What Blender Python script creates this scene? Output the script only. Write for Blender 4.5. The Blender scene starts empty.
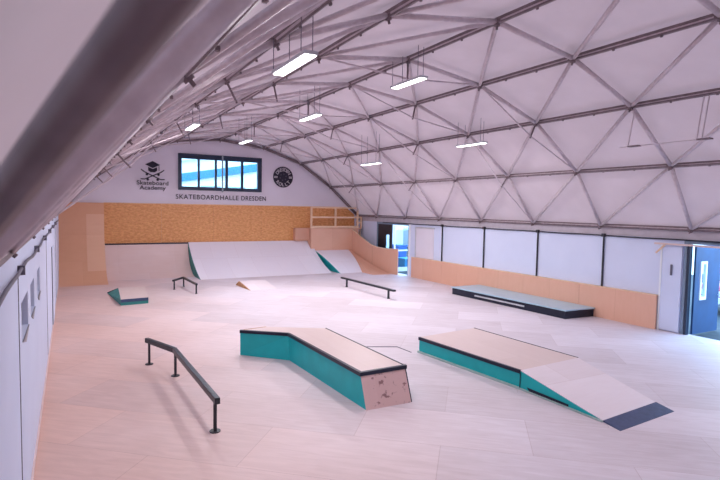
import bpy, bmesh, math, random
from mathutils import Vector, Matrix
random.seed(7)
S = bpy.context.scene
COL = S.collection
PI = math.pi
W = 15.1          # inner width of the hall
XR = 15.18        # face of the right wall
L = 26.64         # back wall
YF = -7.0         # wall behind the camera
ZN = 2.9          # eaves

# ------------------------------------------------------------------ helpers
class MB:
    """collects shapes; build() links them as ONE mesh object"""
    def __init__(s): s.v = []; s.f = []
    def add(s, vs, fs):
        n = len(s.v); s.v += [Vector(v) for v in vs]; s.f += [tuple(i + n for i in f) for f in fs]; return s
    def box(s, a, b):
        x0, y0, z0 = a; x1, y1, z1 = b
        return s.add([(x0,y0,z0),(x1,y0,z0),(x1,y1,z0),(x0,y1,z0),(x0,y0,z1),(x1,y0,z1),(x1,y1,z1),(x0,y1,z1)],
                     [(0,3,2,1),(4,5,6,7),(0,1,5,4),(1,2,6,5),(2,3,7,6),(3,0,4,7)])
    def prism(s, poly, vec):
        n = len(poly); vec = Vector(vec); p = [Vector(q) for q in poly]
        nrm = Vector((0,0,0))
        for i in range(n): nrm += p[i].cross(p[(i+1) % n])
        if nrm.dot(vec) > 0: p = p[::-1]
        vs = p + [q + vec for q in p]
        return s.add(vs, [tuple(range(n)), tuple(range(2*n-1, n-1, -1))] + [((i+1) % n, i, i+n, (i+1) % n+n) for i in range(n)])
    def slab(s, poly, z0, z1):
        return s.prism([(x, y, z0) for x, y in poly], (0, 0, z1-z0))
    def loft(s, A, B):
        n = len(A)
        return s.add(list(A)+list(B), [tuple(range(n))[::-1], tuple(range(n, 2*n))] + [(i, (i+1) % n, (i+1) % n+n, i+n) for i in range(n)])
    def tube(s, a, b, r, n=10, r2=None):
        a, b = Vector(a), Vector(b); t = (b-a).normalized()
        u = t.cross(Vector((0,0,1)) if abs(t.z) < .95 else Vector((1,0,0))).normalized(); w = t.cross(u)
        r2 = r if r2 is None else r2
        A = [a + (u*math.cos(2*PI*i/n) + w*math.sin(2*PI*i/n))*r for i in range(n)]
        B = [b + (u*math.cos(2*PI*i/n) + w*math.sin(2*PI*i/n))*r2 for i in range(n)]
        return s.loft(A, B)
    def bar(s, a, b, w, h, up=(0,0,1)):
        a, b = Vector(a), Vector(b); t = (b-a).normalized()
        u = t.cross(Vector(up)).normalized(); k = u.cross(t)
        c = [(-w/2,-h/2),(w/2,-h/2),(w/2,h/2),(-w/2,h/2)]
        return s.loft([a+u*x+k*y for x, y in c], [b+u*x+k*y for x, y in c])
    def path(s, pts, r, n=8):
        P = [Vector(p) for p in pts]; rings = []
        for i, p in enumerate(P):
            t = (P[min(i+1,len(P)-1)] - P[max(i-1,0)]).normalized(); u = t.cross(Vector((0,0,1))).normalized(); w = t.cross(u)
            rings.append([p + (u*math.cos(2*PI*k/n) + w*math.sin(2*PI*k/n))*r for k in range(n)])
        b = len(s.v)
        for q in rings: s.v += q
        for i in range(len(rings)-1):
            for k in range(n): s.f.append((b+i*n+k, b+i*n+(k+1) % n, b+(i+1)*n+(k+1) % n, b+(i+1)*n+k))
        s.f.append(tuple(b+k for k in range(n))); s.f.append(tuple(b+(len(rings)-1)*n+k for k in range(n)))
        return s
    def build(s, name, m, parent=None, label=None, bevel=0, smooth=False):
        o0 = parent_loc(parent)
        me = bpy.data.meshes.new(name)
        me.from_pydata([tuple(v - o0) for v in s.v], [], s.f)
        bm = bmesh.new(); bm.from_mesh(me); bmesh.ops.recalc_face_normals(bm, faces=bm.faces[:]); bm.to_mesh(me); bm.free()
        me.materials.append(m)
        if smooth:
            me.polygons.foreach_set('use_smooth', [len(p.vertices) == 4 for p in me.polygons])
        o = bpy.data.objects.new(name, me); COL.objects.link(o)
        if parent: o.parent = parent
        if label: o['label'] = label
        if bevel:
            md = o.modifiers.new('bevel', 'BEVEL'); md.width = bevel; md.segments = 2; md.limit_method = 'ANGLE'
        return o

def parent_loc(p):
    v = Vector((0,0,0))
    while p: v += p.location; p = p.parent
    return v
def thing(name, label, cat, loc, group=None):
    o = bpy.data.objects.new(name, None); COL.objects.link(o); o.location = loc; o.empty_display_size = .2
    o['label'] = label; o['category'] = cat
    if group: o['group'] = group
    return o
def tag(o, label, cat, group=None):
    o['label'] = label; o['category'] = cat
    if group: o['group'] = group
    return o
def struct(o): o['kind'] = 'structure'; return o

# ---------------------------------------------------------------- materials
def mat(name, col, rough=.6, metal=0, spec=.5, var=None, vscale=4, vstretch=(1,1,1), bump=0, bscale=60, coat=0):
    m = bpy.data.materials.new(name); m.use_nodes = True; nt = m.node_tree; N = nt.nodes; K = nt.links
    b = N['Principled BSDF']; b.inputs['Roughness'].default_value = rough; b.inputs['Metallic'].default_value = metal
    b.inputs['Specular IOR Level'].default_value = spec; b.inputs['Coat Weight'].default_value = coat
    b.inputs['Base Color'].default_value = (*col, 1)
    tc = N.new('ShaderNodeTexCoord')
    mp = N.new('ShaderNodeMapping'); mp.inputs['Scale'].default_value = vstretch; K.new(tc.outputs['Object'], mp.inputs[0])
    no = N.new('ShaderNodeTexNoise'); no.inputs['Scale'].default_value = vscale; no.inputs['Detail'].default_value = 6
    K.new(mp.outputs[0], no.inputs['Vector'])
    if var is None: var = tuple(c*.88 for c in col)
    cr = N.new('ShaderNodeValToRGB'); cr.color_ramp.elements[0].position = .35; cr.color_ramp.elements[1].position = .65
    cr.color_ramp.elements[0].color = (*var, 1); cr.color_ramp.elements[1].color = (*col, 1)
    K.new(no.outputs[0], cr.inputs[0]); K.new(cr.outputs[0], b.inputs['Base Color'])
    if bump:
        n2 = N.new('ShaderNodeTexNoise'); n2.inputs['Scale'].default_value = bscale; K.new(tc.outputs['Object'], n2.inputs['Vector'])
        bp = N.new('ShaderNodeBump'); bp.inputs['Strength'].default_value = bump; bp.inputs['Distance'].default_value = .01
        K.new(n2.outputs[0], bp.inputs['Height']); K.new(bp.outputs[0], b.inputs['Normal'])
    return m
def emis(name, col, s):
    m = bpy.data.materials.new(name); m.use_nodes = True; N = m.node_tree.nodes
    b = N['Principled BSDF']; b.inputs['Base Color'].default_value = (*col, 1)
    b.inputs['Emission Color'].default_value = (*col, 1); b.inputs['Emission Strength'].default_value = s
    return m

M = {}
M['membrane'] = mat('tent_membrane', (.60,.52,.555), .75, var=(.56,.48,.515), vscale=1.3, bump=.15, bscale=3)
nt = M['membrane'].node_tree; N = nt.nodes; K = nt.links; bs = N['Principled BSDF']
tr = N.new('ShaderNodeBsdfTranslucent'); tr.inputs[0].default_value = (.95,.50,.40,1); mx = N.new('ShaderNodeMixShader'); mx.inputs[0].default_value = .055
K.new(bs.outputs[0], mx.inputs[1]); K.new(tr.outputs[0], mx.inputs[2]); K.new(mx.outputs[0], N['Material Output'].inputs[0])
M['steel'] = mat('galvanised_steel', (.66,.58,.61), .5, .1, var=(.56,.48,.51), vscale=9)
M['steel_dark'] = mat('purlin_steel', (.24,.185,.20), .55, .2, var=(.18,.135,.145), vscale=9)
M['white_wall'] = mat('white_painted_wall', (.66,.72,.90), .6, var=(.63,.69,.87), vscale=1.2)
M['back_wall'] = mat('back_wall_paint', (.76,.72,.80), .7, var=(.73,.69,.77), vscale=1)
M['black'] = mat('black_paint', (.018,.02,.03), .45)
M['ink'] = mat('dark_wall_print', (.02,.016,.035), .7)
M['badge_white'] = mat('badge_lettering', (.55,.52,.55), .7)
M['frame_navy'] = mat('dark_blue_window_frame', (.02,.035,.07), .45)
M['dark_metal'] = mat('dark_grey_steel', (.05,.055,.065), .35, .6, var=(.035,.04,.05), vscale=12)
M['coping'] = mat('black_steel_coping', (.018,.022,.045), .4, .4)
M['teal'] = mat('teal_paint', (.002,.46,.48), .5, var=(.002,.40,.42), vscale=3)
M['teal_dull'] = mat('dull_teal_paint', (.03,.26,.24), .6, var=(.02,.20,.19), vscale=3)
M['kick'] = mat('pale_green_kick_strip', (.38,.52,.50), .6)
M['plate'] = mat('blue_grey_steel_plate', (.06,.09,.19), .4, .3, var=(.045,.07,.15), vscale=14)
M['plank'] = mat('pale_timber', (.84,.60,.42), .6, var=(.74,.50,.33), vscale=5, vstretch=(1,1,6))
M['wood_kicker'] = mat('orange_brown_plywood', (.55,.30,.13), .6, var=(.42,.20,.09), vscale=9)
M['pad_top'] = mat('pale_blue_pad_top', (.42,.60,.70), .3, var=(.36,.54,.66), vscale=2)
M['alu'] = mat('aluminium', (.62,.66,.70), .35, .6)
M['conduit'] = mat('grey_cable', (.12,.11,.15), .6)
M['blue_leaf'] = mat('blue_door_leaf', (.004,.06,.19), .5, var=(.003,.04,.14), vscale=1.5)
M['frame_grey'] = mat('blue_grey_door_frame', (.22,.30,.40), .5)
M['asphalt'] = mat('asphalt', (.04,.06,.07), .8, var=(.03,.04,.05), vscale=3)
M['car_red'] = mat('car_red_paint', (.35,.02,.04), .25, coat=.6)
M['car_white'] = mat('car_white_panels', (.70,.74,.80), .3)
M['rubber'] = mat('black_rubber', (.012,.012,.015), .7)
M['glass_dark'] = mat('dark_car_glass', (.02,.04,.06), .08, spec=.9)
M['blue_plastic'] = mat('blue_plastic', (.02,.10,.42), .45)
M['cyan_plastic'] = mat('light_blue_plastic', (.05,.35,.65), .45)
M['facade'] = mat('pale_facade', (.88,.90,.92), .7, var=(.80,.84,.88), vscale=.7)
M['facade_blue'] = mat('blue_facade_band', (.03,.20,.42), .5)
M['facade_grey'] = mat('grey_facade', (.35,.42,.46), .7)
M['lamp'] = emis('lit_lamp_panel', (1,.97,.97), 6)
M['paper_dark'] = mat('dark_recess_pane', (.17,.18,.24), .3)
M['skirt'] = mat('tent_skirt', (.52,.47,.52), .75)
m = bpy.data.materials.new('window_glass'); m.use_nodes = True; nt = m.node_tree; N = nt.nodes; K = nt.links
for n in list(N): N.remove(n)
o = N.new('ShaderNodeOutputMaterial'); g = N.new('ShaderNodeBsdfGlossy'); g.inputs['Roughness'].default_value = .02
t = N.new('ShaderNodeBsdfTransparent'); t.inputs[0].default_value = (.88,.96,.98,1); mx = N.new('ShaderNodeMixShader'); mx.inputs[0].default_value = .07
K.new(t.outputs[0], mx.inputs[1]); K.new(g.outputs[0], mx.inputs[2]); K.new(mx.outputs[0], o.inputs[0]); M['glass'] = m

def ply(name, c1, c2, sheet=(2.5,1.25), rot=0, seam=.10, grain=.35, spots=0, rough=.5, gap=.006, warm=None, sheetc=.26):
    """plywood laid in sheets: each sheet its own tone, faint seams, long grain"""
    m = bpy.data.materials.new(name); m.use_nodes = True; nt = m.node_tree; N = nt.nodes; K = nt.links
    b = N['Principled BSDF']; b.inputs['Roughness'].default_value = rough; b.inputs['Specular IOR Level'].default_value = .35
    tc = N.new('ShaderNodeTexCoord'); mp = N.new('ShaderNodeMapping'); mp.inputs['Rotation'].default_value = (0,0,rot)
    K.new(tc.outputs['Object'], mp.inputs[0])
    br = N.new('ShaderNodeTexBrick'); br.inputs['Scale'].default_value = 1; br.inputs['Brick Width'].default_value = sheet[0]
    br.inputs['Row Height'].default_value = sheet[1]; br.inputs['Mortar Size'].default_value = gap; br.inputs['Mortar Smooth'].default_value = .3
    br.inputs['Color1'].default_value = (0,0,0,1); br.inputs['Color2'].default_value = (1,1,1,1); br.inputs['Mortar'].default_value = (.5,.5,.5,1)
    br.inputs['Bias'].default_value = 0
    K.new(mp.outputs[0], br.inputs['Vector'])
    m2 = N.new('ShaderNodeMapping'); m2.inputs['Scale'].default_value = (1,7,1); m2.inputs['Rotation'].default_value = (0,0,0)
    K.new(mp.outputs[0], m2.inputs[0])
    n1 = N.new('ShaderNodeTexNoise'); n1.inputs['Scale'].default_value = 1.6; n1.inputs['Detail'].default_value = 8; n1.inputs['Roughness'].default_value = .6
    n1.inputs['Distortion'].default_value = .8
    K.new(m2.outputs[0], n1.inputs['Vector'])
    n0 = N.new('ShaderNodeTexNoise'); n0.inputs['Scale'].default_value = .35; n0.inputs['Detail'].default_value = 4; K.new(tc.outputs['Object'], n0.inputs['Vector'])
    # tone = sheet*0.45 + grain + wear
    a = N.new('ShaderNodeMath'); a.operation = 'MULTIPLY_ADD'; a.inputs[1].default_value = sheetc; K.new(br.outputs['Color'], a.inputs[0])
    g1 = N.new('ShaderNodeMath'); g1.operation = 'MULTIPLY'; g1.inputs[1].default_value = grain; K.new(n1.outputs[0], g1.inputs[0]); K.new(g1.outputs[0], a.inputs[2])
    a2 = N.new('ShaderNodeMath'); a2.operation = 'MULTIPLY_ADD'; a2.inputs[1].default_value = .5; K.new(n0.outputs[0], a2.inputs[0]); K.new(a.outputs[0], a2.inputs[2])
    cr = N.new('ShaderNodeValToRGB'); cr.color_ramp.elements[0].position = .2; cr.color_ramp.elements[1].position = .85
    cr.color_ramp.elements[0].color = (*c1,1); cr.color_ramp.elements[1].color = (*c2,1); K.new(a2.outputs[0], cr.inputs[0])
    out = cr.outputs[0]
    if warm:   # fresher, pinker sheets along one side of the hall
        sx = N.new('ShaderNodeSeparateXYZ'); K.new(tc.outputs['Object'], sx.inputs[0])
        q = N.new('ShaderNodeMath'); q.operation = 'MULTIPLY_ADD'; q.inputs[1].default_value = 2.0; K.new(n0.outputs[0], q.inputs[0]); K.new(sx.outputs[0], q.inputs[2])
        q2 = N.new('ShaderNodeMath'); q2.operation = 'MULTIPLY_ADD'; q2.inputs[1].default_value = -1.3; K.new(br.outputs['Color'], q2.inputs[0]); K.new(q.outputs[0], q2.inputs[2])
        mr = N.new('ShaderNodeMapRange'); mr.inputs['From Min'].default_value = warm[0]; mr.inputs['From Max'].default_value = warm[1]
        K.new(q2.outputs[0], mr.inputs[0])
        mw = N.new('ShaderNodeMix'); mw.data_type = 'RGBA'; mw.blend_type = 'MULTIPLY'
        iv = N.new('ShaderNodeMath'); iv.operation = 'SUBTRACT'; iv.inputs[0].default_value = 1; K.new(mr.outputs[0], iv.inputs[1])
        K.new(iv.outputs[0], mw.inputs['Factor']); K.new(out, mw.inputs['A']); mw.inputs['B'].default_value = (*warm[2],1)
        out = mw.outputs['Result']
    ms = N.new('ShaderNodeMix'); ms.data_type = 'RGBA'; ms.blend_type = 'MULTIPLY'
    sc = N.new('ShaderNodeMath'); sc.operation = 'MULTIPLY'; sc.inputs[1].default_value = seam*3; K.new(br.outputs['Fac'], sc.inputs[0])
    K.new(sc.outputs[0], ms.inputs['Factor']); K.new(out, ms.inputs['A']); ms.inputs['B'].default_value = (.55,.42,.38,1)
    out = ms.outputs['Result']
    if spots:
        ns = N.new('ShaderNodeTexNoise'); ns.inputs['Scale'].default_value = spots; ns.inputs['Detail'].default_value = 3; K.new(tc.outputs['Object'], ns.inputs['Vector'])
        c2r = N.new('ShaderNodeValToRGB'); c2r.color_ramp.elements[0].position = .58; c2r.color_ramp.elements[1].position = .64
        c2r.color_ramp.elements[0].color = (0,0,0,1); c2r.color_ramp.elements[1].color = (1,1,1,1); K.new(ns.outputs[0], c2r.inputs[0])
        mk = N.new('ShaderNodeMix'); mk.data_type = 'RGBA'; mk.blend_type = 'MULTIPLY'; K.new(c2r.outputs[0], mk.inputs['Factor']); K.new(out, mk.inputs['A'])
        mk.inputs['B'].default_value = (.45,.35,.36,1); out = mk.outputs['Result']
    K.new(out, b.inputs['Base Color'])
    return m
M['floor'] = ply('birch_plywood_floor', (.47,.39,.41), (.76,.70,.765), (2.5,1.25), .72, .12, .55, warm=(-.3, 6.2, (.95,.68,.52)), sheetc=.24)
M['ply'] = ply('pale_plywood', (.70,.60,.62), (.84,.77,.82), (2.5,1.25), 0, .10)
M['ply_rose'] = ply('rose_tinted_plywood', (.68,.50,.46), (.80,.66,.66), (2.5,1.25), 0, .06)
M['ply_bank'] = ply('pale_bank_plywood', (.82,.78,.87), (.90,.87,.95), (1.25,2.5), 0, .08, .3)
M['ply_deck'] = ply('peach_deck_plywood', (.62,.49,.46), (.73,.61,.59), (2.5,1.25), 1.57, .05, .35, rough=.45)
M['ply_end'] = ply('speckled_end_plywood', (.64,.42,.40), (.74,.52,.50), (3,3), 0, .0, .25, spots=9)
M['ply_peach'] = ply('peach_plywood', (.66,.36,.25), (.78,.47,.35), (1.25,2.5), 0, .10)
M['ply_orange'] = ply('orange_plywood', (.66,.34,.20), (.76,.43,.28), (2.5,2.5), 0, .05)
M['ply_panel'] = ply('tan_plywood', (.74,.44,.29), (.82,.52,.36), (2.5,2.5), 0, .0)
# OSB
m = mat('osb_board', (.78,.38,.15), .38, var=(.62,.27,.085), vscale=7, vstretch=(1,1,1.8)); nt = m.node_tree; N = nt.nodes; K = nt.links
vo = N.new('ShaderNodeTexVoronoi'); vo.inputs['Scale'].default_value = 26; mp = N.new('ShaderNodeMapping'); mp.inputs['Scale'].default_value = (.5,1,2)
tc = N.new('ShaderNodeTexCoord'); K.new(tc.outputs['Object'], mp.inputs[0]); K.new(mp.outputs[0], vo.inputs['Vector'])
hs = N.new('ShaderNodeMix'); hs.data_type = 'RGBA'; hs.blend_type = 'OVERLAY'; hs.inputs['Factor'].default_value = .22
bs = N['Principled BSDF']; src = bs.inputs['Base Color'].links[0].from_socket
bw = N.new('ShaderNodeRGBToBW'); K.new(vo.outputs['Color'], bw.inputs[0])
K.new(src, hs.inputs['A']); K.new(bw.outputs[0], hs.inputs['B']); K.new(hs.outputs['Result'], bs.inputs['Base Color']); M['osb'] = m

# ------------------------------------------------------------ vault profile
PROF = [(W,2.9,2.677), (13.32,4.48,2.72), (11.49,5.70,2.735), (9.38,6.41,2.75), (7.10,6.65,2.78), (5.02,6.46,2.735), (3.09,5.72,2.735), (1.36,4.49,2.70), (0,2.9,2.677)]
CEN = Vector((W/2, 0, 1.0))
NK = 12
def node(i, k):
    x, z, s = PROF[i]
    if i == 0 and k: return Vector((x, 27.15 - 2.75*k - {9: .4, 10: .9}.get(k, 0), z))
    return Vector((x, L - .10 - s*k - {9: .5, 10: 1.0}.get(k, 0), z))
def outward(i):
    x, z, s = PROF[i]
    a = Vector((PROF[max(i-1,0)][0], 0, PROF[max(i-1,0)][1])); b = Vector((PROF[min(i+1,8)][0], 0, PROF[min(i+1,8)][1]))
    t = (b-a).normalized(); n = Vector((t.z, 0, -t.x))
    if n.dot(Vector((x,0,z)) - CEN) < 0: n = -n
    return n

# ceiling membrane
def membrane():
    mb = MB(); ys = [YF-.2] + [L + .12 - .6*i for i in range(int((L-YF)/.6), -1, -1)]
    pts = []
    P = [Vector((x,0,z)) + outward(i)*.15 for i, (x, z, s) in enumerate(PROF)]
    P[0] = Vector((W+.16,0,2.86)); P[-1] = Vector((-.16,0,2.86))
    for i in range(8):
        for q in range(4):
            t = q/4; p = P[i].lerp(P[i+1], t); pts.append(p)
    pts.append(P[8]); n = len(pts)
    for y in ys: mb.v += [Vector((p.x, y, p.z)) for p in pts]
    for j in range(len(ys)-1):
        for i in range(n-1): mb.f.append((j*n+i, j*n+i+1, (j+1)*n+i+1, (j+1)*n+i))
    o = mb.build('ceiling', M['membrane']); struct(o); return o
membrane()

ordn = ['rearmost, against the back wall', 'first in front of the back wall', 'second in front of the back wall', 'third in front of the back wall', 'fourth in front of the back wall',
        'fifth in front of the back wall', 'sixth in front of the back wall', 'seventh in front of the back wall, over the slatless stretch', 'eighth in front of the back wall', 'ninth in front of the back wall, close to the camera', 'nearest to the camera', 'right behind the camera']
ordn[7] = 'seventh in front of the back wall'; ordn[9] = 'ninth in front of the back wall'
word = ['', 'first', 'second', 'third', 'fourth', 'fifth', 'sixth', 'seventh', 'eighth', 'ninth', 'tenth', 'eleventh']
for k in range(NK-1):
    t = thing('roof_rib', 'steel tube roof rib arching across the hall, ' + ordn[k], 'roof rib', node(4, k), 'arched steel ribs under the tent roof')
    for i in range(8):
        r = .05 if k else .075
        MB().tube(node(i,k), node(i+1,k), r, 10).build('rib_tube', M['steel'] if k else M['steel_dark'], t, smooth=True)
    for i in range(9):
        n = -outward(i); p = node(i, k)
        q = .5 if i == 8 else 1
        MB().tube(p - n*.05*q, p + n*.08*q, .055*q, 10).tube(p + n*.08*q, p + n*.14*q, .022, 6).tube(p - Vector((0,.10*q,0)), p + Vector((0,.10*q,0)), .036*q, 8).build('node_joint', M['steel_dark'], t)
    if 1 <= k <= 6:
        for i in range(1, 8):
            if (i + k) % 2 == 0:
                n = -outward(i); p = node(i, k); e = p + n*.42
                MB().tube(p, e + n*.05, .022, 8).build('king_post', M['steel_dark'], t)
                for j in (i-1, i+1): MB().tube(e, node(j, k), .02, 6).build('tie_rod', M['steel'], t)
for k in range(NK-2):
    t = thing('roof_bracing', 'slanting steel tube braces in the roof bay, %s bay out from the back wall' % word[k+1], 'roof bracing', node(4, k) + Vector((0,-.5,0)), 'slanting roof braces between ribs')
    for i in range(8):
        a, b = (node(i+1, k+1), node(i, k)) if i < 4 else (node(i, k+1), node(i+1, k))
        MB().tube(a, b, .042 if k < 9 else .034, 8).build('brace', M['steel' if k < 9 else 'steel_dark'], t, smooth=True)  # nearest bay: shade on the tubes is put in as a darker colour
pn = ['along the right eaves', 'first above the right eaves', 'second above the right eaves', 'third above the right eaves', 'along the crown of the roof', 'first left of the crown', 'second left of the crown', 'first above the left eaves', 'along the left eaves']
for i in range(9):
    x, z, s = PROF[i]
    t = thing('roof_purlin', 'dark steel purlin running the length of the hall, ' + pn[i], 'purlin', (x, L-.1, z), 'long purlins under the tent roof')
    n = outward(i); a = Vector((x, YF+.1, z)); b = Vector((x, L-.02, z))
    MB().bar(a + n*.045, b + n*.045, .05, .05, n).build('upper_channel', M['steel_dark'], t)
    MB().bar(a - n*.03, b - n*.03, .05 if i < 8 else .03, .03, n).build('lower_channel', M['steel_dark'], t)
    MB().bar(a + n*.01, b + n*.01, .03, .05, n).build('web', M['steel'], t)
    if i not in (0, 8):
        for k in range(NK-2):
            for f in (.33, .66):
                p = node(i,k).lerp(node(i,k+1), f) - n*.06
                MB().box(p - Vector((.014,.02,.02)), p + Vector((.014,.02,.015))).build('clip', M['steel_dark'], t)

# ----------------------------------------------------------------- floor etc
struct(MB().box((-.16, YF, -.12), (XR+.16, L+.3, 0)).build('floor', M['floor']))
# left wall with three window openings
holes = [(6.25,7.15), (7.62,8.38), (9.15,9.85)]
mb = MB(); zb, zt = 1.88, 2.28
mb.box((-.16,YF,0), (0,L,zb)); mb.box((-.16,YF,zt), (0,L,2.86))
e = YF
for a, b in holes: mb.box((-.16,e,zb), (0,a,zt)); e = b
mb.box((-.16,e,zb), (0,L,zt)); struct(mb.build('wall_left', M['white_wall']))
for n, (a, b) in enumerate(holes):
    f = MB().box((-.12,a,zb),(-.09,b,zt)).build('window_%d' % (n+2), M['paper_dark']); struct(f)
    mb = MB()
    for q in ((a,a+.03),(b-.03,b)): mb.box((-.09,q[0],zb),(-.06,q[1],zt))
    mb.box((-.09,a+.03,zb),(-.06,b-.03,zb+.03)); mb.box((-.09,a+.03,zt-.03),(-.06,b-.03,zt)); mb.build('window_frame', M['conduit'], f)
    MB().prism([(.001,a,zb),(.001,b,zb),(.001,(a+b)/2-.06,zb-.09)], (.012,0,0)).build('grey_wedge', M['paper_dark'], f, 'pointed grey wedge under the opening')  # thin grey triangle pointing down below each opening
# seams of the left wall panels
for n, y in enumerate((3.4, 5.9, 12.6, 20.2)):
    struct(MB().box((0,y-.012,.12),(.006,y+.012,2.6)).build('trim_%d' % (n+1), M['conduit']))
struct(MB().box((-.02,YF,0),(.02,24.0,.07)).build('baseboard_left', M['ply_rose']))
t = thing('side_door', 'tall white flush door with dark gap in the far left wall', 'door', (0,16.6,0))
MB().box((.004,16.0,.05),(.024,17.4,2.1)).build('door_leaf', M['white_wall'], t); MB().box((.004,15.93,.05),(.014,15.99,2.15)).build('dark_gap', M['ink'], t)
# conduit along the left wall
pts = []; y = -3.0; 
while y < 24.5: pts.append((.035, y, 2.66 + .018*math.sin(y*1.3) + .012*math.sin(y*3.1))); y += .5
t = thing('wall_conduit', 'dark grey cable running along the left wall under the eaves', 'cable', (.03,8,2.66))
MB().path(pts, .016, 8).build('cable', M['conduit'], t, smooth=True)
for y in (3.2, 5.9, 8.6, 11.3, 14.0, 16.7, 19.4): MB().box((0,y-.015,2.61),(.062,y+.015,2.70)).build('cable_clamp', M['conduit'], t)

# right wall: openings far 21.4-24.4 (z<2.65), near 5.2-8.0 (z<2.5)
mb = MB(); x0, x1 = XR, XR+.16
mb.box((x0,24.5,0),(x1,L,2.62)); mb.box((x0,8.02,0),(x1,21.4,2.62)); mb.box((x0,YF,0),(x1,4.6,2.62))
struct(mb.build('wall_right', M['white_wall']))
struct(MB().box((XR-.01,YF,2.62),(XR+.15,L,2.86)).build('trim_6', M['skirt']))
for n, y in enumerate((10.55, 13.2, 15.98, 18.7)):
    tag(MB().tube((XR-.04,y,.98),(XR-.04,y,2.6), .028, 8).build('wall_post', M['black']), ['slim black wall post nearest to the open blue door', 'slim black wall post behind the near half of the long pad', 'slim black wall post behind the far end of the long pad', 'slim black wall post furthest along the right wall'][n], 'post', 'black posts on the right wall')
t = thing('curtain_track', 'thin black track running along the right wall below the eaves', 'track', (XR-.06,14,2.6))
pts = [(XR-.06, y, 2.605 - .012*math.sin(y*1.15)**2) for y in [YF+.3+.5*i for i in range(62)]]
MB().path(pts, .022, 6).build('track_rail', M['black'], t)
for y in (10.55, 13.2, 15.98, 18.7): MB().box((XR-.1,y-.05,2.56),(XR,y+.05,2.66)).build('track_bracket', M['black'], t)
struct(MB().box((XR-.02,21.26,0),(XR+.02,21.4,2.62)).build('trim_7', M['facade']))
# framed board on the wall at the far end of the barrier
t = thing('wall_board', 'large blank white board fixed above far end of the low plywood barrier', 'board', (XR-.02,19.9,.98))
MB().box((XR-.025,19.35,1.0),(XR,20.75,2.42)).build('board_face', M['back_wall'], t)
mb = MB(); mb.box((XR-.05,19.3,2.42),(XR,20.8,2.47)); mb.box((XR-.05,20.75,1.0),(XR,20.8,2.42)); mb.build('board_frame', M['alu'], t)

# low plywood barrier in front of the right wall, in sheets
t = thing('barrier_wall', 'low peach plywood barrier standing along the right wall', 'barrier', (W-.04,15,0))
ys = [8.72, 11.3, 13.72, 16.14, 18.56, 20.95]
for a, b in zip(ys, ys[1:]): MB().box((W-.06,a+.004,0),(W-.0,b-.004,.97)).build('barrier_sheet', M['ply_peach'], t)
MB().box((W-.07,8.72,.97),(XR-.005,20.95,.99)).build('top_cap', M['plank'], t)
# white door next to the barrier
t = thing('white_door', 'plain white door standing ajar between the barrier and the blue doorway', 'door', (XR-.04,8.45,0))
MB().box((XR-.06,8.12,.03),(XR-.015,8.66,2.42)).build('door_leaf', M['white_wall'], t, bevel=.004)
MB().box((XR-.10,8.36,1.6),(XR-.06,8.40,1.9)).build('door_handle', M['conduit'], t)
MB().box((XR-.075,8.66,0),(XR-.015,8.71,2.44)).build('door_edge_strip', M['facade'], t)
t = thing('timber_batten', 'pale timber batten fixed across the top of the blue doorway', 'batten', (XR-.08,7.6,2.42))
MB().bar((XR-.14,8.85,2.47),(XR-.14,4.6,2.47), .05, .05).build('batten', M['ply_rose'], t)
MB().bar((XR-.14,8.8,2.2),(XR-.14,8.55,2.45), .04, .04).build('corner_strut', M['plank'], t)
# doorway near
struct(MB().box((XR-.01,8.02,0),(XR+.16,8.1,2.6)).box((XR-.01,4.6,2.5),(XR+.16,8.02,2.62)).build('door_1', M['frame_grey']))
struct(MB().box((XR-.03,7.93,0),(XR+.10,8.0,2.5)).build('trim_8', M['frame_navy']))
t = thing('open_door_leaf', 'blue door leaf with tall slit window swung open outdoors at the right edge', 'door', (XR+.7,7.86,0))
x0 = XR+.12
mb = MB(); sx0, sx1, sz0, sz1 = x0+.22, x0+.62, .95, 2.02
mb.box((x0,7.84,.02),(sx0,7.89,2.46)); mb.box((sx1,7.84,.02),(x0+1.25,7.89,2.46)); mb.box((sx0,7.84,.02),(sx1,7.89,sz0)); mb.box((sx0,7.84,sz1),(sx1,7.89,2.46))
mb.build('door_leaf', M['blue_leaf'], t)
MB().box((sx0+.1,7.86,sz0+.08),(sx1-.1,7.87,sz1-.08)).build('slit_window', M['glass'], t)
mb = MB(); mb.box((sx0+.04,7.83,sz0),(sx0+.1,7.9,sz1)); mb.box((sx1-.1,7.83,sz0),(sx1-.04,7.9,sz1)); mb.box((sx0+.1,7.83,sz0),(sx1-.1,7.9,sz0+.08)); mb.box((sx0+.1,7.83,sz1-.08),(sx1-.1,7.9,sz1)); mb.build('slit_frame', M['facade'], t)
MB().tube((x0+1.15,7.82,1.05),(x0+1.15,7.70,1.05),.012).tube((x0+1.15,7.70,1.05),(x0+1.0,7.70,1.05),.012).build('door_handle', M['alu'], t)

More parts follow.
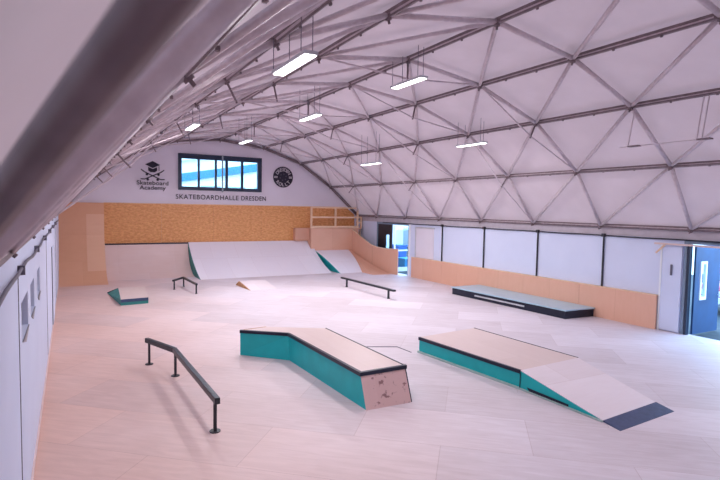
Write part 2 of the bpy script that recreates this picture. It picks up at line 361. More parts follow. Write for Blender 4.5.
# far doorway: dark leaf half, glazed half
struct(MB().box((XR-.01,21.38,0),(XR+.1,21.46,2.62)).box((XR-.01,24.42,0),(XR+.1,24.5,2.62)).box((XR-.01,21.4,2.5),(XR+.1,24.5,2.62)).build('door_2', M['frame_grey']))
t = thing('dark_door_leaf', 'black door leaf with a bright narrow window in the far right doorway', 'door', (XR+.05,23.5,0))
mb = MB(); mb.box((XR+.02,23.0,.02),(XR+.07,23.25,2.5)); mb.box((XR+.02,23.6,.02),(XR+.07,24.4,2.5)); mb.box((XR+.02,23.25,.02),(XR+.07,23.6,.75)); mb.box((XR+.02,23.25,1.95),(XR+.07,23.6,2.5))
mb.build('door_leaf', M['black'], t); MB().box((XR+.04,23.25,.75),(XR+.05,23.6,1.95)).build('slit_window', M['glass'], t)
MB().tube((XR+.02,23.07,1.05),(XR-.06,23.07,1.05),.012).tube((XR-.06,23.07,1.05),(XR-.06,23.2,1.05),.012).build('door_handle', M['alu'], t)
t = thing('glazed_door', 'pale framed glass door standing open outside the far right doorway', 'door', (XR+.6,21.9,0))
mb = MB(); x0 = XR+.12; y0 = 22.93
mb.box((x0,y0,.02),(x0+.1,y0+.05,2.45)); mb.box((x0+.92,y0,.02),(x0+1.0,y0+.05,2.45)); mb.box((x0+.1,y0,2.35),(x0+.9,y0+.05,2.45)); mb.box((x0+.1,y0,.02),(x0+.9,y0+.05,.25)); mb.box((x0+.1,y0,1.1),(x0+.9,y0+.05,1.17))
mb.build('door_frame', M['alu'], t); MB().box((x0+.1,y0+.02,.25),(x0+.9,y0+.03,2.35)).build('door_pane', M['glass'], t)

# ------------------------------------------------------------------ outside
struct(MB().box((XR+.16,-25,-.15),(60,60,-.02)).build('ground_outside', M['asphalt']))
struct(MB().box((-20,L+.3,-.15),(XR+.16,60,-.02)).build('ground_behind', M['asphalt']))
def building(x0,y0,x1,y1,h,label,name='warehouse',band=True):
    t = thing(name, label, 'building', ((x0+x1)/2,(y0+y1)/2,-.02))
    MB().box((x0,y0,-.02),(x1,y1,h)).build('wall', M['facade'], t)
    if band: MB().box((x0-.1,y0-.1,h*.62),(x1+.1,y1+.1,h*.74)).build('blue_band', M['facade_blue'], t)
    MB().box((x0-.25,y0-.25,h),(x1+.25,y1+.25,h+.2)).build('roof_edge', M['facade_grey'], t)
    return t
b = building(27,16,34,44,6.0,'pale building with a blue band seen through the far right doorway')
for y in (18,21,24,27,30,33,36):
    f = MB().box((26.93,y,1.0),(27.0,y+1.5,2.4)).build('window', M['facade_grey'], b); MB().box((26.9,y+.1,1.1),(26.93,y+1.4,2.3)).build('pane', M['glass_dark'], f)
b = thing('neighbour_hall', 'pale hall with slanting blue fascia seen through the back window', 'building', (8,40,-.02))
MB().box((-8,38,-.02),(26,46,9.9)).build('wall', M['facade'], b)
MB().bar((-8,37.9,2.55),(26,37.9,8.6),.25,.55).build('blue_fascia', M['facade_blue'], b)
MB().bar((-8,37.8,3.75),(26,37.8,9.8),.3,.12).build('gutter', M['alu'], b)
for x in (4.5,8.6,10.4,12.5):
    f = MB().box((x,37.93,3.9),(x+1.4,38.0,4.75)).build('window', M['facade_grey'], b); MB().box((x+.1,37.9,4.0),(x+1.3,37.93,4.65)).build('pane', M['facade_blue'], f)
# blue bins outside the far doorway
def bin_(x,y,label,mt,h=1.1):
    t = thing('wheeled_bin', label, 'bin', (x,y,-.02))
    mb = MB(); mb.loft([(x-.24,y-.26,.05),(x+.24,y-.26,.05),(x+.24,y+.26,.05),(x-.24,y+.26,.05)], [(x-.3,y-.34,h-.1),(x+.3,y-.34,h-.1),(x+.3,y+.34,h-.1),(x-.3,y+.34,h-.1)]); mb.build('bin_body', M[mt], t, bevel=.02)
    MB().box((x-.33,y-.37,h-.1),(x+.33,y+.37,h-.03)).build('lid', M[mt], t, bevel=.02)
    for s in (-.2,.2): MB().tube((x+s-.03,y+.3,.08),(x+s+.03,y+.3,.08),.1,14).build('wheel', M['rubber'], t)
bin_(16.75,24.6,'dark blue wheeled bin standing outside the far right doorway','blue_plastic',1.35)
bin_(16.35,23.35,'light blue squat bin in front of the dark blue bin outside','cyan_plastic',.72)
# parked car outside the near doorway
t = thing('parked_car', 'red and white parked car partly visible through the near right doorway', 'car', (21.2,9.0,-.02))
def car(cx, cy):
    # side profile along x, width along y
    prof = [(-2.05,.35),(-2.08,.75),(-1.95,.95),(-1.15,1.02),(-.55,1.48),(.75,1.52),(1.5,1.05),(2.0,.95),(2.1,.6),(2.05,.35)]
    mb = MB(); mb.prism([(cx+a, cy-.85, b) for a, b in prof], (0,1.7,0)); mb.build('car_body', M['car_red'], t, bevel=.06)
    gp = [(-1.05,1.04),(-.55,1.42),(.72,1.45),(1.35,1.06)]
    for s in (-.865,.85): MB().prism([(cx+a, cy+s, b) for a, b in gp], (0,.015,0)).build('side_window', M['glass_dark'], t)
    MB().prism([(cx-1.99,cy-.7,.62),(cx-2.1,cy-.7,.62),(cx-2.1,cy-.7,.78),(cx-1.99,cy-.7,.78)],(0,1.4,0)).build('light_bar', M['car_white'], t)
    MB().box((cx-2.14,cy-.84,.36),(cx-1.9,cy+.84,.58)).build('bumper', M['car_white'], t, bevel=.03)
    MB().prism([(cx-1.17,cy-.68,1.05),(cx-1.2,cy-.68,1.05),(cx-.62,cy-.62,1.5),(cx-.58,cy-.62,1.5)],(0,1.3,0)).build('windscreen', M['glass_dark'], t)
    for a in (-1.3,1.3):
        for s in (-.88,.68):
            w = MB().tube((cx+a,cy+s,.3),(cx+a,cy+s+.2,.3),.32,20).build('wheel', M['rubber'], t); MB().tube((cx+a,cy+s-.01,.3),(cx+a,cy+s+.21,.3),.19,14).build('hub_cap', M['alu'], w)
car(21.2, 9.0)

# ---------------------------------------------------------------- back wall
wx0, wx1, wz0, wz1 = 5.08, 9.30, 4.08, 5.86
BP = [(x, z) for x, z, s in PROF]
def back(y0, y1):
    """gable wall with the window opening"""
    mb = MB(); v = (0, y1-y0, 0)
    P3 = lambda l: [(x, y0, z) for x, z in l]
    mb.prism(P3([(-.16,0),(W+.16,0),(W+.16,2.86),(-.16,2.86)]), v)
    mb.prism(P3([(-.16,2.86),(W+.16,2.86),(14.2,wz0),(.55,wz0)]), v)
    mb.prism(P3([(.83,wz0),(wx0,wz0),(wx0,6.72),(4.96,6.70),(2.92,5.95),(1.14,4.68)]), v)
    mb.prism(P3([(wx1,wz0),(14.05,wz0),(13.52,4.66),(11.64,5.93),(9.44,6.66),(wx1,6.69)]), v)
    mb.prism(P3([(wx0,wz1),(wx1,wz1),(wx1,6.69),(7.1,6.92),(wx0,6.72)]), v)
    return mb
struct(back(L+.015, L+.2).build('wall_back', M['back_wall']))
mb = MB(); mb.prism([(-.16,YF-.2,0),(W+.24,YF-.2,0),(W+.24,YF-.2,2.86),(13.42,YF-.2,4.58),(11.58,YF-.2,5.83),(9.42,YF-.2,6.55),(7.1,YF-.2,6.8),(4.98,YF-.2,6.6),(3.0,YF-.2,5.86),(1.25,YF-.2,4.6),(-.16,YF-.2,2.86)], (0,.2,0))
struct(mb.build('wall_front', M['back_wall']))
# window
f = .17; y0, y1 = L-.05, L+.12
mb = MB(); mb.box((wx0,y0,wz0),(wx1,y1,wz0+f)); mb.box((wx0,y0,wz1-f*1.45),(wx1,y1,wz1)); mb.box((wx0,y0,wz0+f),(wx0+f,y1,wz1-f*1.45)); mb.box((wx1-f*1.3,y0,wz0+f),(wx1,y1,wz1-f*1.45))
win = mb.build('window_1', M['frame_navy']); struct(win)
wd = wx1-wx0
for fr, ww in ((.235,.10),(.435,.10),(.565,.13),(.755,.12)):
    x = wx0 + wd*fr; MB().box((x-ww/2,y0+.03,wz0+f),(x+ww/2,y1-.02,wz1-f*1.45)).build('mullion', M['frame_navy'], win)
x = wx0 + wd*.51; MB().box((x-.035,y0-.04,wz0-.06),(x+.035,y0+.02,wz1+.02)).build('pull_rod', M['facade_grey'], win)
MB().box((wx0+f,L+.05,wz0+f),(wx1-f*1.3,L+.06,wz1-f*1.45)).build('window_pane', M['glass'], win)
# OSB band
t = thing('osb_panelling', 'band of orange OSB boards across the back wall behind the ramps', 'wall panelling', (6.5,L-.02,1.4))
for a, b in ((1.8,4.3),(4.3,6.8),(6.8,9.3),(9.3,11.8)): MB().box((a+.003,L-.025,1.4),(b-.003,L,3.36)).build('osb_board', M['osb'], t)
MB().prism([(11.803,L-.025,1.4),(14.9,L-.025,1.4),(14.9,L-.025,2.95),(14.35,L-.025,3.36),(11.803,L-.025,3.36)],(0,.025,0)).build('osb_board', M['osb'], t)
MB().box((1.8,L-.035,3.36),(14.35,L,3.395)).build('top_edge', M['plank'], t)
MB().box((1.8,L-.05,1.4),(11.2,L-.025,1.5)).build('bottom_batten', M['ply_panel'], t)

# ------------------------------------------------------- lettering and logos
def text_mesh(txt, size, spacing=1, ext=.004, align='CENTER', bold=0):
    c = bpy.data.curves.new('t', 'FONT'); c.body = txt; c.size = size; c.space_character = spacing; c.extrude = ext; c.align_x = align; c.offset = bold
    o = bpy.data.objects.new('t', c); COL.objects.link(o)
    me = bpy.data.meshes.new_from_object(o.evaluated_get(bpy.context.evaluated_depsgraph_get()))
    bpy.data.objects.remove(o); bpy.data.curves.remove(c)
    return me
def put_text(name, txt, size, x, z, m, parent, width=None, spacing=1, rot=0, y=None, bold=0, yoff=0):
    me = text_mesh(txt, size, spacing, bold=bold); xs = [v.co.x for v in me.vertices]; w0 = max(xs)-min(xs); mid = (max(xs)+min(xs))/2
    sx = width/w0 if width else 1; y = L-.012 if y is None else y
    pl = parent_loc(parent)
    Mx = Matrix.Translation(Vector((x,y,z))-pl) @ Matrix.Rotation(-rot,4,'Y') @ Matrix.Rotation(PI/2,4,'X') @ Matrix.Scale(sx,4,(1,0,0)) @ Matrix.Translation((-mid,yoff,0))
    me.transform(Mx); me.materials.clear(); me.materials.append(m)
    o = bpy.data.objects.new(name, me); COL.objects.link(o); o.parent = parent; return o
t = thing('wall_lettering', 'long line of dark capital letters painted on the wall under the back window', 'lettering', (7.27,L-.01,3.49))
put_text('word', 'SKATEBOARDHALLE', .33, 6.52, 3.63, M['ink'], t, width=3.1, spacing=1.12, bold=.002)
put_text('word', 'DRESDEN', .33, 8.88, 3.63, M['ink'], t, width=1.33, spacing=1.12, bold=.002)
# badge
bx, bz, br = 10.5, 4.93, .56
t = thing('round_badge', 'black round badge with ring lettering on the wall right of the window', 'wall badge', (bx,L-.02,bz))
MB().tube((bx,L-.03,bz),(bx,L,bz),br,48).build('badge_disc', M['ink'], t)
for w, a0, a1, flip in (('DRESDEN', 145, 35, False), ('ROLLT', 222, 318, True)):
    for n, ch in enumerate(w):
        a = math.radians(a0 + (a1-a0)*n/(len(w)-1)); r = br*.72
        rot = (a+PI/2) if flip else (a-PI/2)
        put_text('letter', ch, .24, bx+r*math.cos(a), bz+r*math.sin(a), M['badge_white'], t, y=L-.036, rot=rot, bold=.006, yoff=-.085)
for s in (-1,1): MB().box((bx+s*br*.74-.09,L-.038,bz-.06),(bx+s*br*.74+.09,L-.03,bz-.02)).box((bx+s*br*.74-.09,L-.038,bz+.0),(bx+s*br*.74+.09,L-.03,bz+.04)).build('side_dash', M['badge_white'], t)
mb = MB()
for q in range(6):
    a = q*PI/3+.3; mb.tube((bx+.17*math.cos(a),L-.036,bz+.17*math.sin(a)),(bx+.17*math.cos(a),L-.03,bz+.17*math.sin(a)),.03,8)
mb.build('centre_dots', M['conduit'], t)
# academy logo
lx, lz = 3.92, 4.87
t = thing('wall_emblem', 'dark painted emblem of graduation cap over crossed skateboards left of the window', 'wall emblem', (lx,L-.01,lz))
y0 = L-.014
def flat(pts, name): return MB().prism([(lx+a, y0, lz+b) for a, b in pts], (0,.012,0)).build(name, M['ink'], t)
flat([(-.34,.36),(0,.19),(.34,.36),(0,.53)], 'cap_board')
flat([(-.2,.25),(0,.155),(.2,.25),(.2,.08),(.1,.0),(-.1,.0),(-.2,.08)], 'cap_crown')
flat([(.27,.33),(.30,.33),(.30,.08),(.27,.08)], 'cap_tassel')
for s, nm in ((1,'skateboard'),(-1,'skateboard')):
    mb = MB()
    P = [(-.52*s,.12),(-.36*s,.0),(.36*s,-.34),(.54*s,-.33)]
    for a, b in zip(P, P[1:]): mb.bar((lx+a[0],y0,lz+a[1]),(lx+b[0],y0,lz+b[1]),.012,.05,(0,0,1))
    for a in ((-.26,-.11),(.22,-.35)): mb.tube((lx+a[0]*s,y0-.006,lz+a[1]),(lx+a[0]*s,y0+.006,lz+a[1]),.06,12)
    mb.build(nm, M['ink'], t)
put_text('word', 'Skateboard', .27, lx, lz-.60, M['ink'], t, bold=.003, width=1.42)
put_text('word', 'Academy', .27, lx, lz-.83, M['ink'], t, bold=.003, width=1.18)

# ---------------------------------------------------------------- ramps back
def arc(y0, y1, h, n=14, curve=1.0):
    """profile from (y0,0) tangent to the floor up to (y1,h)"""
    d = y1-y0; R = (d*d+h*h)/(2*h); th = math.atan2(d, R-h)
    A = [(y0 + R*math.sin(th*i/n), R - R*math.cos(th*i/n)) for i in range(n+1)]
    B = [(y0 + d*i/n, h*i/n) for i in range(n+1)]
    return [(a[0]*curve+b[0]*(1-curve), a[1]*curve+b[1]*(1-curve)) for a, b in zip(A, B)]
def ramp(name, xa, xb, prof, m, parent, yback=L, x_top=None):
    p = [(y, z) for y, z in prof] + [(yback, prof[-1][1]), (yback, 0)]
    n = len(p)
    xt = x_top or (xa, xb)
    hh = prof[-1][1]
    A = [(xa + (xt[0]-xa)*z/hh, y, z) for y, z in p]; B = [(xb + (xt[1]-xb)*z/hh, y, z) for y, z in p]
    mb = MB(); mb.loft(A, B); return mb.build(name, m, parent)
# left quarter pipe
t = thing('quarter_pipe', 'pale curved quarter pipe with black coping at the left of the back wall', 'ramp', (3.6,25.5,0))
qp = arc(24.72, 26.43, 1.45)
ramp('ramp_surface', 1.82, 5.5, qp, M['ply_rose'], t, L-.06)
MB().tube((1.82,26.43,1.47),(5.5,26.43,1.47),.035,10).build('coping', M['coping'], t)
# wall ride in the left corner
t = thing('wall_ride', 'tall orange plywood wall ride filling the left rear corner', 'ramp', (.9,25.6,0))
wr = arc(23.4, 26.1, 2.2, 20)
def wr_prof(): 
    P = arc(23.6, 26.35, 1.9, 18); return P + [(26.42,2.4),(26.45,3.37)]
ramp('ramp_surface', .0, 1.8, wr_prof(), M['ply_orange'], t)
pp = [(y-.02, z) for y, z in wr_prof() if z > .35][:-1]
mb = MB(); pp[-1] = (26.42, 2.4); pp.append((26.43, 2.85)); n = len(pp)
A = [(1.08, y, z) for y, z in pp] + [(1.08, y+.03, z) for y, z in pp[::-1]]; B = [(1.8, y, z) for y, z in pp] + [(1.8, y+.03, z) for y, z in pp[::-1]]
mb.loft(A, B); mb.build('extension_panel', M['ply_panel'], t, 'lighter tan extension panel')
# center bank
t = thing('bank_ramp', 'wide pale bank ramp rising to the orange boards in the middle of the back', 'ramp', (8.4,25.5,0))
cb = arc(23.7, 26.5, 1.50, curve=.45)
ramp('ramp_surface', 5.53, 11.88, cb, M['ply_bank'], t, L-.06)
p = cb + [(L-.06,1.5),(L-.06,0)]
MB().prism([(5.505,y,z) for y, z in p], (.024,0,0)).build('side_panel', M['teal_dull'], t, 'teal painted side panel')
# right-hand ramp section with teal side
t = thing('corner_ramp', 'small pale ramp with teal side below the railed platform', 'ramp', (13,24.5,0))
YP = 26.0
ramp('ramp_apron', 11.89, 12.1, [q for q in cb if q[0] < 25.98], M['ply_bank'], t, 25.98)
rr = arc(23.45, YP-.01, .98, curve=-.3)
ramp('ramp_surface', 12.43, 13.7, rr, M['ply_bank'], t, YP-.01, (12.15,14.2))
p = rr + [(YP-.01,0)]
A = [(12.15 + (1-z/.98)*.28, y, z) for y, z in p]
MB().loft([(x-.025, y, z) for x, y, z in A], A).build('side_panel', M['teal'], t, 'bright teal side panel')
rp = [(y, z) for y, z in arc(22.3, YP-.01, .98, curve=.3)]
q = rp + [(YP-.01,0)]
MB().loft([(13.7+.5*z/.98,y,z) for y,z in q], [(14.34+(25.97-y)*.10,y,z) for y,z in q]).build('plywood_transition', M['ply_peach'], t, 'peach plywood transition')
# platform + steps
t = thing('platform', 'raised plywood platform in the right rear corner carrying a timber railing', 'platform', (13.2,26.3,0))
MB().box((11.9,YP,0),(14.86,YP+.03,2.14)).build('front_sheet', M['ply_peach'], t)
MB().box((11.9,YP+.03,0),(11.93,L-.06,2.14)).build('side_sheet', M['ply_peach'], t)
MB().box((11.9,YP,2.14),(15.02,L-.06,2.2)).build('deck', M['ply_peach'], t)
MB().box((11.1,YP+.3,1.505),(11.9,L-.06,2.2)).build('step_box', M['ply_peach'], t)
MB().box((14.97,YP+.05,0),(15.02,YP+.11,2.14)).build('support_post', M['plank'], t)
t = thing('timber_railing', 'pale timber railing with three posts along the raised platform', 'railing', (13.1,26.05,2.2))
for x in (11.93,13.4,14.8): MB().box((x-.05,YP+.01,2.2),(x+.05,YP+.09,3.33)).build('railing_post', M['plank'], t)
for z, h in ((3.33,.07),(2.80,.09),(2.27,.11)): MB().box((11.86,YP-.03,z-h/2),(14.86,YP+.01,z+h/2)).build('handrail' if z > 3 else 'rail', M['plank'], t)
MB().box((15.0,YP+.02,2.2),(15.08,YP+.1,2.85)).build('railing_post', M['plank'], t)
for z in (2.82,2.5): MB().box((14.86,YP+.02,z-.04),(15.0,YP+.07,z+.04)).build('rail', M['plank'], t)
# curved side barrier
t = thing('curved_side_panel', 'peach plywood side barrier with swooping top edge beside the far doorway', 'barrier', (14.6,24,0))
pl = [(14.43,25.97,2.1),(14.46,25.6,1.95),(14.5,25.23,1.79),(14.53,24.59,1.55),(14.58,24.14,1.38),(14.65,23.62,1.28),(14.73,22.88,1.25),(14.85,21.89,1.29)]
mb = MB(); n = len(pl)
for i in range(n-1):
    q = [pl[i], pl[i+1], (pl[i+1][0],pl[i+1][1],0), (pl[i][0],pl[i][1],0)]; mb.loft(q, [(x+.05,y,z) for x,y,z in q])
mb.build('side_sheet', M['ply_peach'], t)
mb = MB()
for i in range(n-1): mb.bar((pl[i][0]+.02,pl[i][1],pl[i][2]+.012),(pl[i+1][0]+.02,pl[i+1][1],pl[i+1][2]+.012),.08,.02)
mb.build('edge_cap', M['plank'], t)

# ---------------------------------------------------------------- obstacles
def ledge():
    h = .575
    t = thing('angled_ledge', 'bent teal ledge box with black coping in the middle of the floor', 'skate ledge', (4.9,9.2,0))
    foot = [(3.72,11.25),(4.55,10.38),(4.65,7.23),(5.52,7.20),(5.50,10.65),(4.38,11.35)]
    top = [(3.70,11.2),(4.56,10.48),(4.65,7.43),(5.54,7.44),(5.50,10.58),(4.32,11.28)]
    def ins(P, d):
        c = Vector((sum(p[0] for p in P)/len(P), sum(p[1] for p in P)/len(P))); return P
    mb = MB(); mb.loft([(x,y,0) for x,y in foot], [(x,y,h-.06) for x,y in top]); mb.build('ledge_body', M['teal'], t)
    a, b = Vector((4.65,7.23,0)), Vector((5.52,7.20,0)); c, d_ = Vector((5.54,7.44,h-.06)), Vector((4.65,7.43,h-.06))
    mb = MB(); mb.prism([a,b,c,d_], (0,-.018,-.003)); mb.build('end_sheet', M['ply_end'], t, 'speckled plywood end sheet')
    mb = MB(); mb.prism([(x,y,h-.06) for x,y in top], (0,0,.055)); mb.build('top_deck', M['ply_deck'], t, 'pale peach top deck')
    T = [Vector((x,y,h-.028)) for x,y in top]
    mb = MB(); 
    for i,j in ((0,1),(1,2)): mb.bar(T[i]+Vector((-.0,-.0,0)), T[j], .06, .066)
    mb.build('coping', M['coping'], t)
    MB().bar(T[2]+Vector((-.03,-.0,0)), T[3]+Vector((.03,0,0)), .06, .066).build('end_coping', M['coping'], t)
    MB().bar(T[3], T[4], .025, .062).build('rear_edge', M['coping'], t)
    MB().tube(b+Vector((.01,-.01,0)), c+Vector((.01,-.015,0)), .012, 6).build('corner_angle', M['coping'], t)
    MB().bar(T[5]+Vector((0,0,.0)), T[0], .015, .06).build('back_edge', M['wood_kicker'], t)
ledge()
def funbox():
    h = .36
    t = thing('fun_box', 'long teal box with peach deck and white down ramp ending in steel plate', 'skate box', (8.4,7.5,0))
    A0, A1, B1, B0 = (7.47,9.68), (7.72,6.82), (9.42,6.90), (9.28,9.86)
    E0, E1 = (7.77,5.12), (9.33,5.22)
    mb = MB(); mb.slab([A0,A1,B1,B0], 0, h-.03); mb.build('box_body', M['teal'], t)
    mb = MB(); mb.slab([A0,A1,B1,B0], h-.03, h); mb.build('top_deck', M['ply_deck'], t, 'pale peach top deck')
    V = lambda p, z=0.: Vector((p[0],p[1],z))
    MB().bar(V(A0,h-.028)+Vector((-.005,0,0)), V(A1,h-.028)+Vector((-.005,0,0)), .05, .065).build('coping', M['coping'], t)
    MB().bar(V(B0,h-.01), V(B1,h-.01), .02, .035).build('rear_edge', M['coping'], t)
    # ramp wedge
    mb = MB()
    mb.loft([V(A1,0), V(E0,0), V(E0,.012), V(A1,h-.015)], [V(B1,0), V(E1,0), V(E1,.012), V(B1,h-.015)]); mb.build('ramp_side', M['teal'], t)
    mb = MB(); mb.loft([V(A1,h-.015), V(E0,.012), V(E0,.024), V(A1,h)], [V(B1,h-.015), V(E1,.012), V(E1,.024), V(B1,h)]); mb.build('ramp_surface', M['ply'], t)
    F0, F1 = (7.70,4.78), (9.25,4.86)
    mb = MB(); mb.loft([V(E0,.0), V(F0,0), V(F0,.006), V(E0,.030)], [V(E1,0), V(F1,0), V(F1,.006), V(E1,.030)]); mb.build('steel_plate', M['plate'], t, 'dark blue-grey steel plate')
    # slot, joint and kick strip
    d1 = (V(E0)-V(A1))
    p, q = V(A1)+d1*.13, V(A1)+d1*.62
    MB().prism([p+Vector((-.012,0,.03)), q+Vector((-.012,0,.03)), q+Vector((-.012,0,.065)), p+Vector((-.012,.05,.085))], (.014,0,0)).build('side_slot', M['coping'], t)
    MB().tube(V(A1,.02)+Vector((-.006,0,0)), V(A1,h-.05)+Vector((-.006,0,0)), .008, 6).build('side_joint', M['coping'], t)
    a, b = V(A0,.02)+Vector((-.02,.02,0)), V(A1,.02)+Vector((-.02,0,0))
    MB().bar(a, b, .035, .04).build('kick_strip', M['kick'], t, 'pale green kick strip along the floor')
    MB().bar(b, V(E0,.012)+Vector((-.02,0,0)), .03, .024).build('kick_strip', M['kick'], t)
funbox()
def kink_rail(pts, h, label, loc, posts, w=.08, hh=.095, foot=.16, pr=.022, name='grind_rail', m='dark_metal'):
    t = thing(name, label, 'grind rail', loc)
    P = [Vector((x,y,h-hh/2)) for x, y in pts]
    for i in range(len(P)-1):
        d = (P[i+1]-P[i]).normalized()
        MB().bar(P[i]-d*(.0 if i == 0 else w*.25), P[i+1]+d*(w*.25 if i < len(P)-2 else 0), w, hh).build('rail_beam', M[m], t, bevel=.008)
    for n, (x, y) in enumerate(posts):
        p = MB().box((x-pr,y-pr,0),(x+pr,y+pr,h-hh*.9)).build('rail_post', M['black'], t)
        MB().tube((x,y,0),(x,y,.014),foot/2,14).build('foot_plate', M['black'], p)
    return t
kink_rail([(1.80,11.46),(2.185,10.42),(2.265,7.38)], .545, 'dark bent grind rail on three posts in the left foreground', (2.2,9.5,0), [(1.84,11.38),(2.19,10.38),(2.262,7.52)])
kink_rail([(3.93,21.2),(4.46,22.0),(4.56,19.85)], .40, 'small bent grind rail in front of the back-left quarter pipe', (4.4,21,0), [(3.99,21.28),(4.46,21.9),(4.555,19.93)], .07,.075,.09,.025)
kink_rail([(10.58,19.7),(10.72,15.75)], .38, 'straight low grind rail on two posts in front of the corner ramp', (10.65,17.7,0), [(10.62,19.3),(10.71,16.15)], .12,.07,.12,.03)
# manual pad with tapered left end
t = thing('kicker_pad', 'small low box with green slanted end at the far left of the floor', 'skate box', (2.3,20,0))
h = .2
tp = [(1.98,21.2),(2.90,21.1),(2.71,18.6),(1.86,18.5)]
MB().slab(tp, 0, h-.03).build('pad_body', M['teal_dull'], t)
MB().slab(tp, h-.03, h).build('top_deck', M['ply_deck'], t, 'pale top deck')
MB().bar((1.86,18.5,h-.05),(2.71,18.6,h-.05),.03,.10).build('front_edge', M['plate'], t, 'blue steel front edge')
mb = MB(); a, b, c = Vector((1.98,21.2,h)), Vector((1.86,18.5,h)), Vector((1.62,21.3,0)); mb.add([a,b,c,(1.98,21.2,0),(1.86,18.5,0)], [(0,1,2),(0,2,3),(1,4,2),(0,3,4,1),(2,4,3)]); mb.build('slanted_end', M['teal_dull'], t)
MB().bar(a+Vector((0,0,-.02)),c+Vector((0,0,.02)),.03,.03).build('end_edge', M['black'], t)
# small kicker in the middle
t = thing('wooden_kicker', 'small orange-brown wooden kicker wedge alone in the middle distance', 'kicker', (7.1,20.8,0))
prof = [(19.9,0),(21.25,.2),(21.6,0)]
MB().prism([(6.62 if y < 20 else (6.52 if y > 21.5 else 6.56),y,z) for y, z in prof], (.03,0,0)).build('side_sheet', M['wood_kicker'], t)
MB().add([(6.65,19.9,0),(6.59,21.25,.2),(6.55,21.6,0),(7.75,19.9,0),(7.7,21.25,.2),(7.65,21.6,0)], [(0,1,2),(3,5,4),(0,3,4,1),(1,4,5,2),(0,2,5,3)]).build('ramp_surface', M['ply'], t)
# long pad by the barrier
t = thing('long_pad', 'long low black-sided pad with pale blue top against the right barrier', 'manual pad', (14.3,13.4,0))
ft = [(13.62,16.03),(13.80,10.80),(15.03,10.72),(15.03,16.03)]
MB().slab(ft, 0, .25).build('pad_body', M['coping'], t)
MB().slab([(13.58,16.06),(13.76,10.76),(15.035,10.68),(15.035,16.06)], .25, .29).build('top_sheet', M['pad_top'], t, 'pale blue top sheet')
fx = lambda y: 13.62 + (16.03-y)/5.23*.18
MB().bar((fx(14.75)-.02,14.75,.13),(fx(12.4)-.02,12.4,.13),.03,.05).build('side_strip', M['alu'], t, 'thin light metal strip')
# thin steel floor joint behind the ledge
t = tag(MB().path([(6.5,10.66,.006),(7.27,10.30,.006),(7.30,9.75,.006)],.009,6).build('floor_joint', M['conduit']), 'thin grey joint line on the floor between the two teal boxes', 'floor joint')

# ------------------------------------------------------------ ceiling lights
def zroof(x):
    for i in range(8):
        x1, z1, _ = PROF[i]; x0, z0, _ = PROF[i+1]
        if x0 <= x <= x1: return z0 + (z1-z0)*(x-x0)/(x1-x0)
def lamp(x, y, z, label, power=150, ln=1.2, wd=.30, lit=True):
    t = thing('hanging_lamp', label, 'lamp', (x,y,z), 'flat lamps hanging from the roof')
    mb = MB(); mb.box((x-wd/2,y-ln/2,z+.012),(x+wd/2,y+ln/2,z+.06)); mb.build('lamp_housing', M['alu'], t, bevel=.005)
    MB().box((x-wd/2+.02,y-ln/2+.02,z),(x+wd/2-.02,y+ln/2-.02,z+.011)).build('diffuser', M['lamp'], t)
    for sy in (-ln*.42,-ln*.34,ln*.34,ln*.42):
        sx = -.1 if abs(sy) > ln*.4 else .1
        MB().tube((x+sx,y+sy,z+.06),(x+sx,y+sy,zroof(x+sx)+.06),.006,5).build('hanging_wire', M['conduit'], t)
    l = bpy.data.lights.new('lamp_light', 'AREA'); l.shape = 'RECTANGLE'; l.size = wd-.05; l.size_y = ln-.05; l.energy = power; l.color = LC
    o = bpy.data.objects.new('lamp_light', l); COL.objects.link(o); o.parent = t; o.location = (0,0,-.004)
LC = (1, .96, .995)
P0 = 88
C0 = Vector((.445, 0, 3.3))
for (x, y, z), k, ln, label in (((3.10,6.68,5.2),1.0,1.2,'lit flat lamp hanging upper left, the largest in the picture'),
    ((4.95,6.65,5.2),1.42,1.15,'lit flat lamp hanging under the crown near the centre top'),
    ((4.92,10.28,5.2),1.3,1.2,'small lit lamp below the crown, left of centre'),
    ((3.08,13.2,5.2),1.1,1.2,'tiny lit lamp up at the left, in front of the emblem'),
    ((5.0,15.2,5.2),1.25,1.2,'faint lit lamp just above the back window'),
    ((9.35,15.3,4.8),1.12,1.3,'lit lamp seen edge-on above the far railing'),
    ((8.52,9.3,4.8),1.3,1.2,'lit lamp hanging in the right half of the roof')):
    p = C0 + (Vector((x,y,z)) - C0)*k
    lamp(p.x, p.y, p.z, label, P0*(.9 if p.y < 15 else 2.1), ln, .19)
for x, y, w_ in ((7.1,-3.5,'middle'),(11.2,2.2,'right'),(11.0,-4.5,'rear right')):  # unseen lamps, added to light the hall from out of view
    lamp(x, y, 5.3, 'lit flat lamp added out of view in the %s row of the hall' % w_, P0*.6)

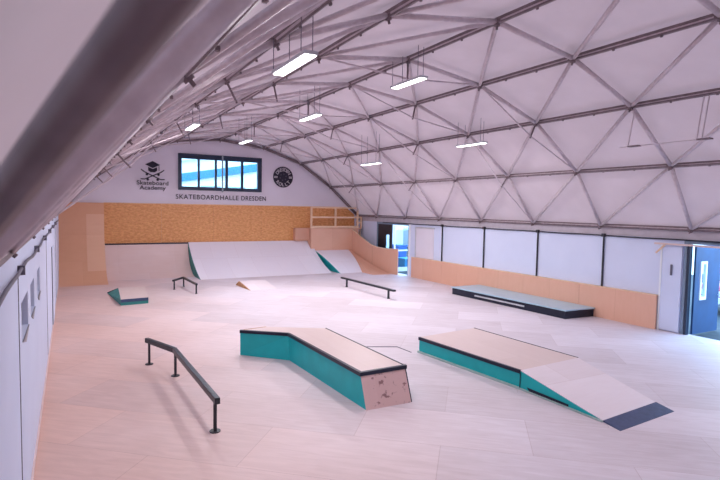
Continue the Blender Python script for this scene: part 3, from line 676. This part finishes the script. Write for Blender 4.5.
# empty lamp hanger
t = thing('lamp_hanger', 'unlit wire hanger dangling from the roof at the upper right', 'lamp hanger', (11.45,6.2,5.1))
for y in (5.75,5.85,7.3): MB().tube((11.3,y,4.78),(11.5,y,5.72),.012,5).build('hanging_wire', M['steel'], t)
MB().tube((11.3,5.6,4.78),(11.3,7.5,4.78),.012,6).build('cross_wire', M['steel'], t)
for y in (5.75,7.2): MB().box((11.2,y-.2,4.76),(11.32,y+.05,4.79)).build('clamp_plate', M['steel_dark'], t)

# -------------------------------------------------------------- world, sun
w = bpy.data.worlds.new('sky'); S.world = w; w.use_nodes = True; N = w.node_tree.nodes; K = w.node_tree.links
bg = N['Background']; bg.inputs[1].default_value = 7
tc = N.new('ShaderNodeTexCoord'); sx = N.new('ShaderNodeSeparateXYZ'); K.new(tc.outputs['Generated'], sx.inputs[0])
cr = N.new('ShaderNodeValToRGB'); cr.color_ramp.elements[0].color = (.55,.80,1,1); cr.color_ramp.elements[1].color = (.30,.56,1,1); K.new(sx.outputs[2], cr.inputs[0]); K.new(cr.outputs[0], bg.inputs[0])

# ------------------------------------------------------------------- camera
yaw, pitch, roll, f = .50923, .05991, .01766, 519.85
cy, sy, cp, sp = math.cos(yaw), math.sin(yaw), math.cos(pitch), math.sin(pitch)
fwd = Vector((sy*cp, cy*cp, -sp)); right = Vector((cy, -sy, 0)); up = right.cross(fwd)
r2 = right*math.cos(roll) + up*math.sin(roll); u2 = -right*math.sin(roll) + up*math.cos(roll)
cam = bpy.data.cameras.new('camera'); cam.sensor_width = 36; cam.lens = 36*f/720; cam.clip_start = .02
co = bpy.data.objects.new('camera', cam); COL.objects.link(co)
mw = Matrix((r2, u2, -fwd)).transposed().to_4x4(); mw.translation = Vector((.445, 0, 3.3)); co.matrix_world = mw
cam.dof.use_dof = True; cam.dof.focus_distance = 13; cam.dof.aperture_fstop = 2.8
S.camera = co
S.view_settings.view_transform = 'Standard'; S.view_settings.look = 'None'; S.view_settings.gamma = 1; S.view_settings.exposure = .12
S.cycles.use_denoising = True
S.cycles.max_bounces = 8; S.cycles.diffuse_bounces = 5; S.cycles.sample_clamp_indirect = 8
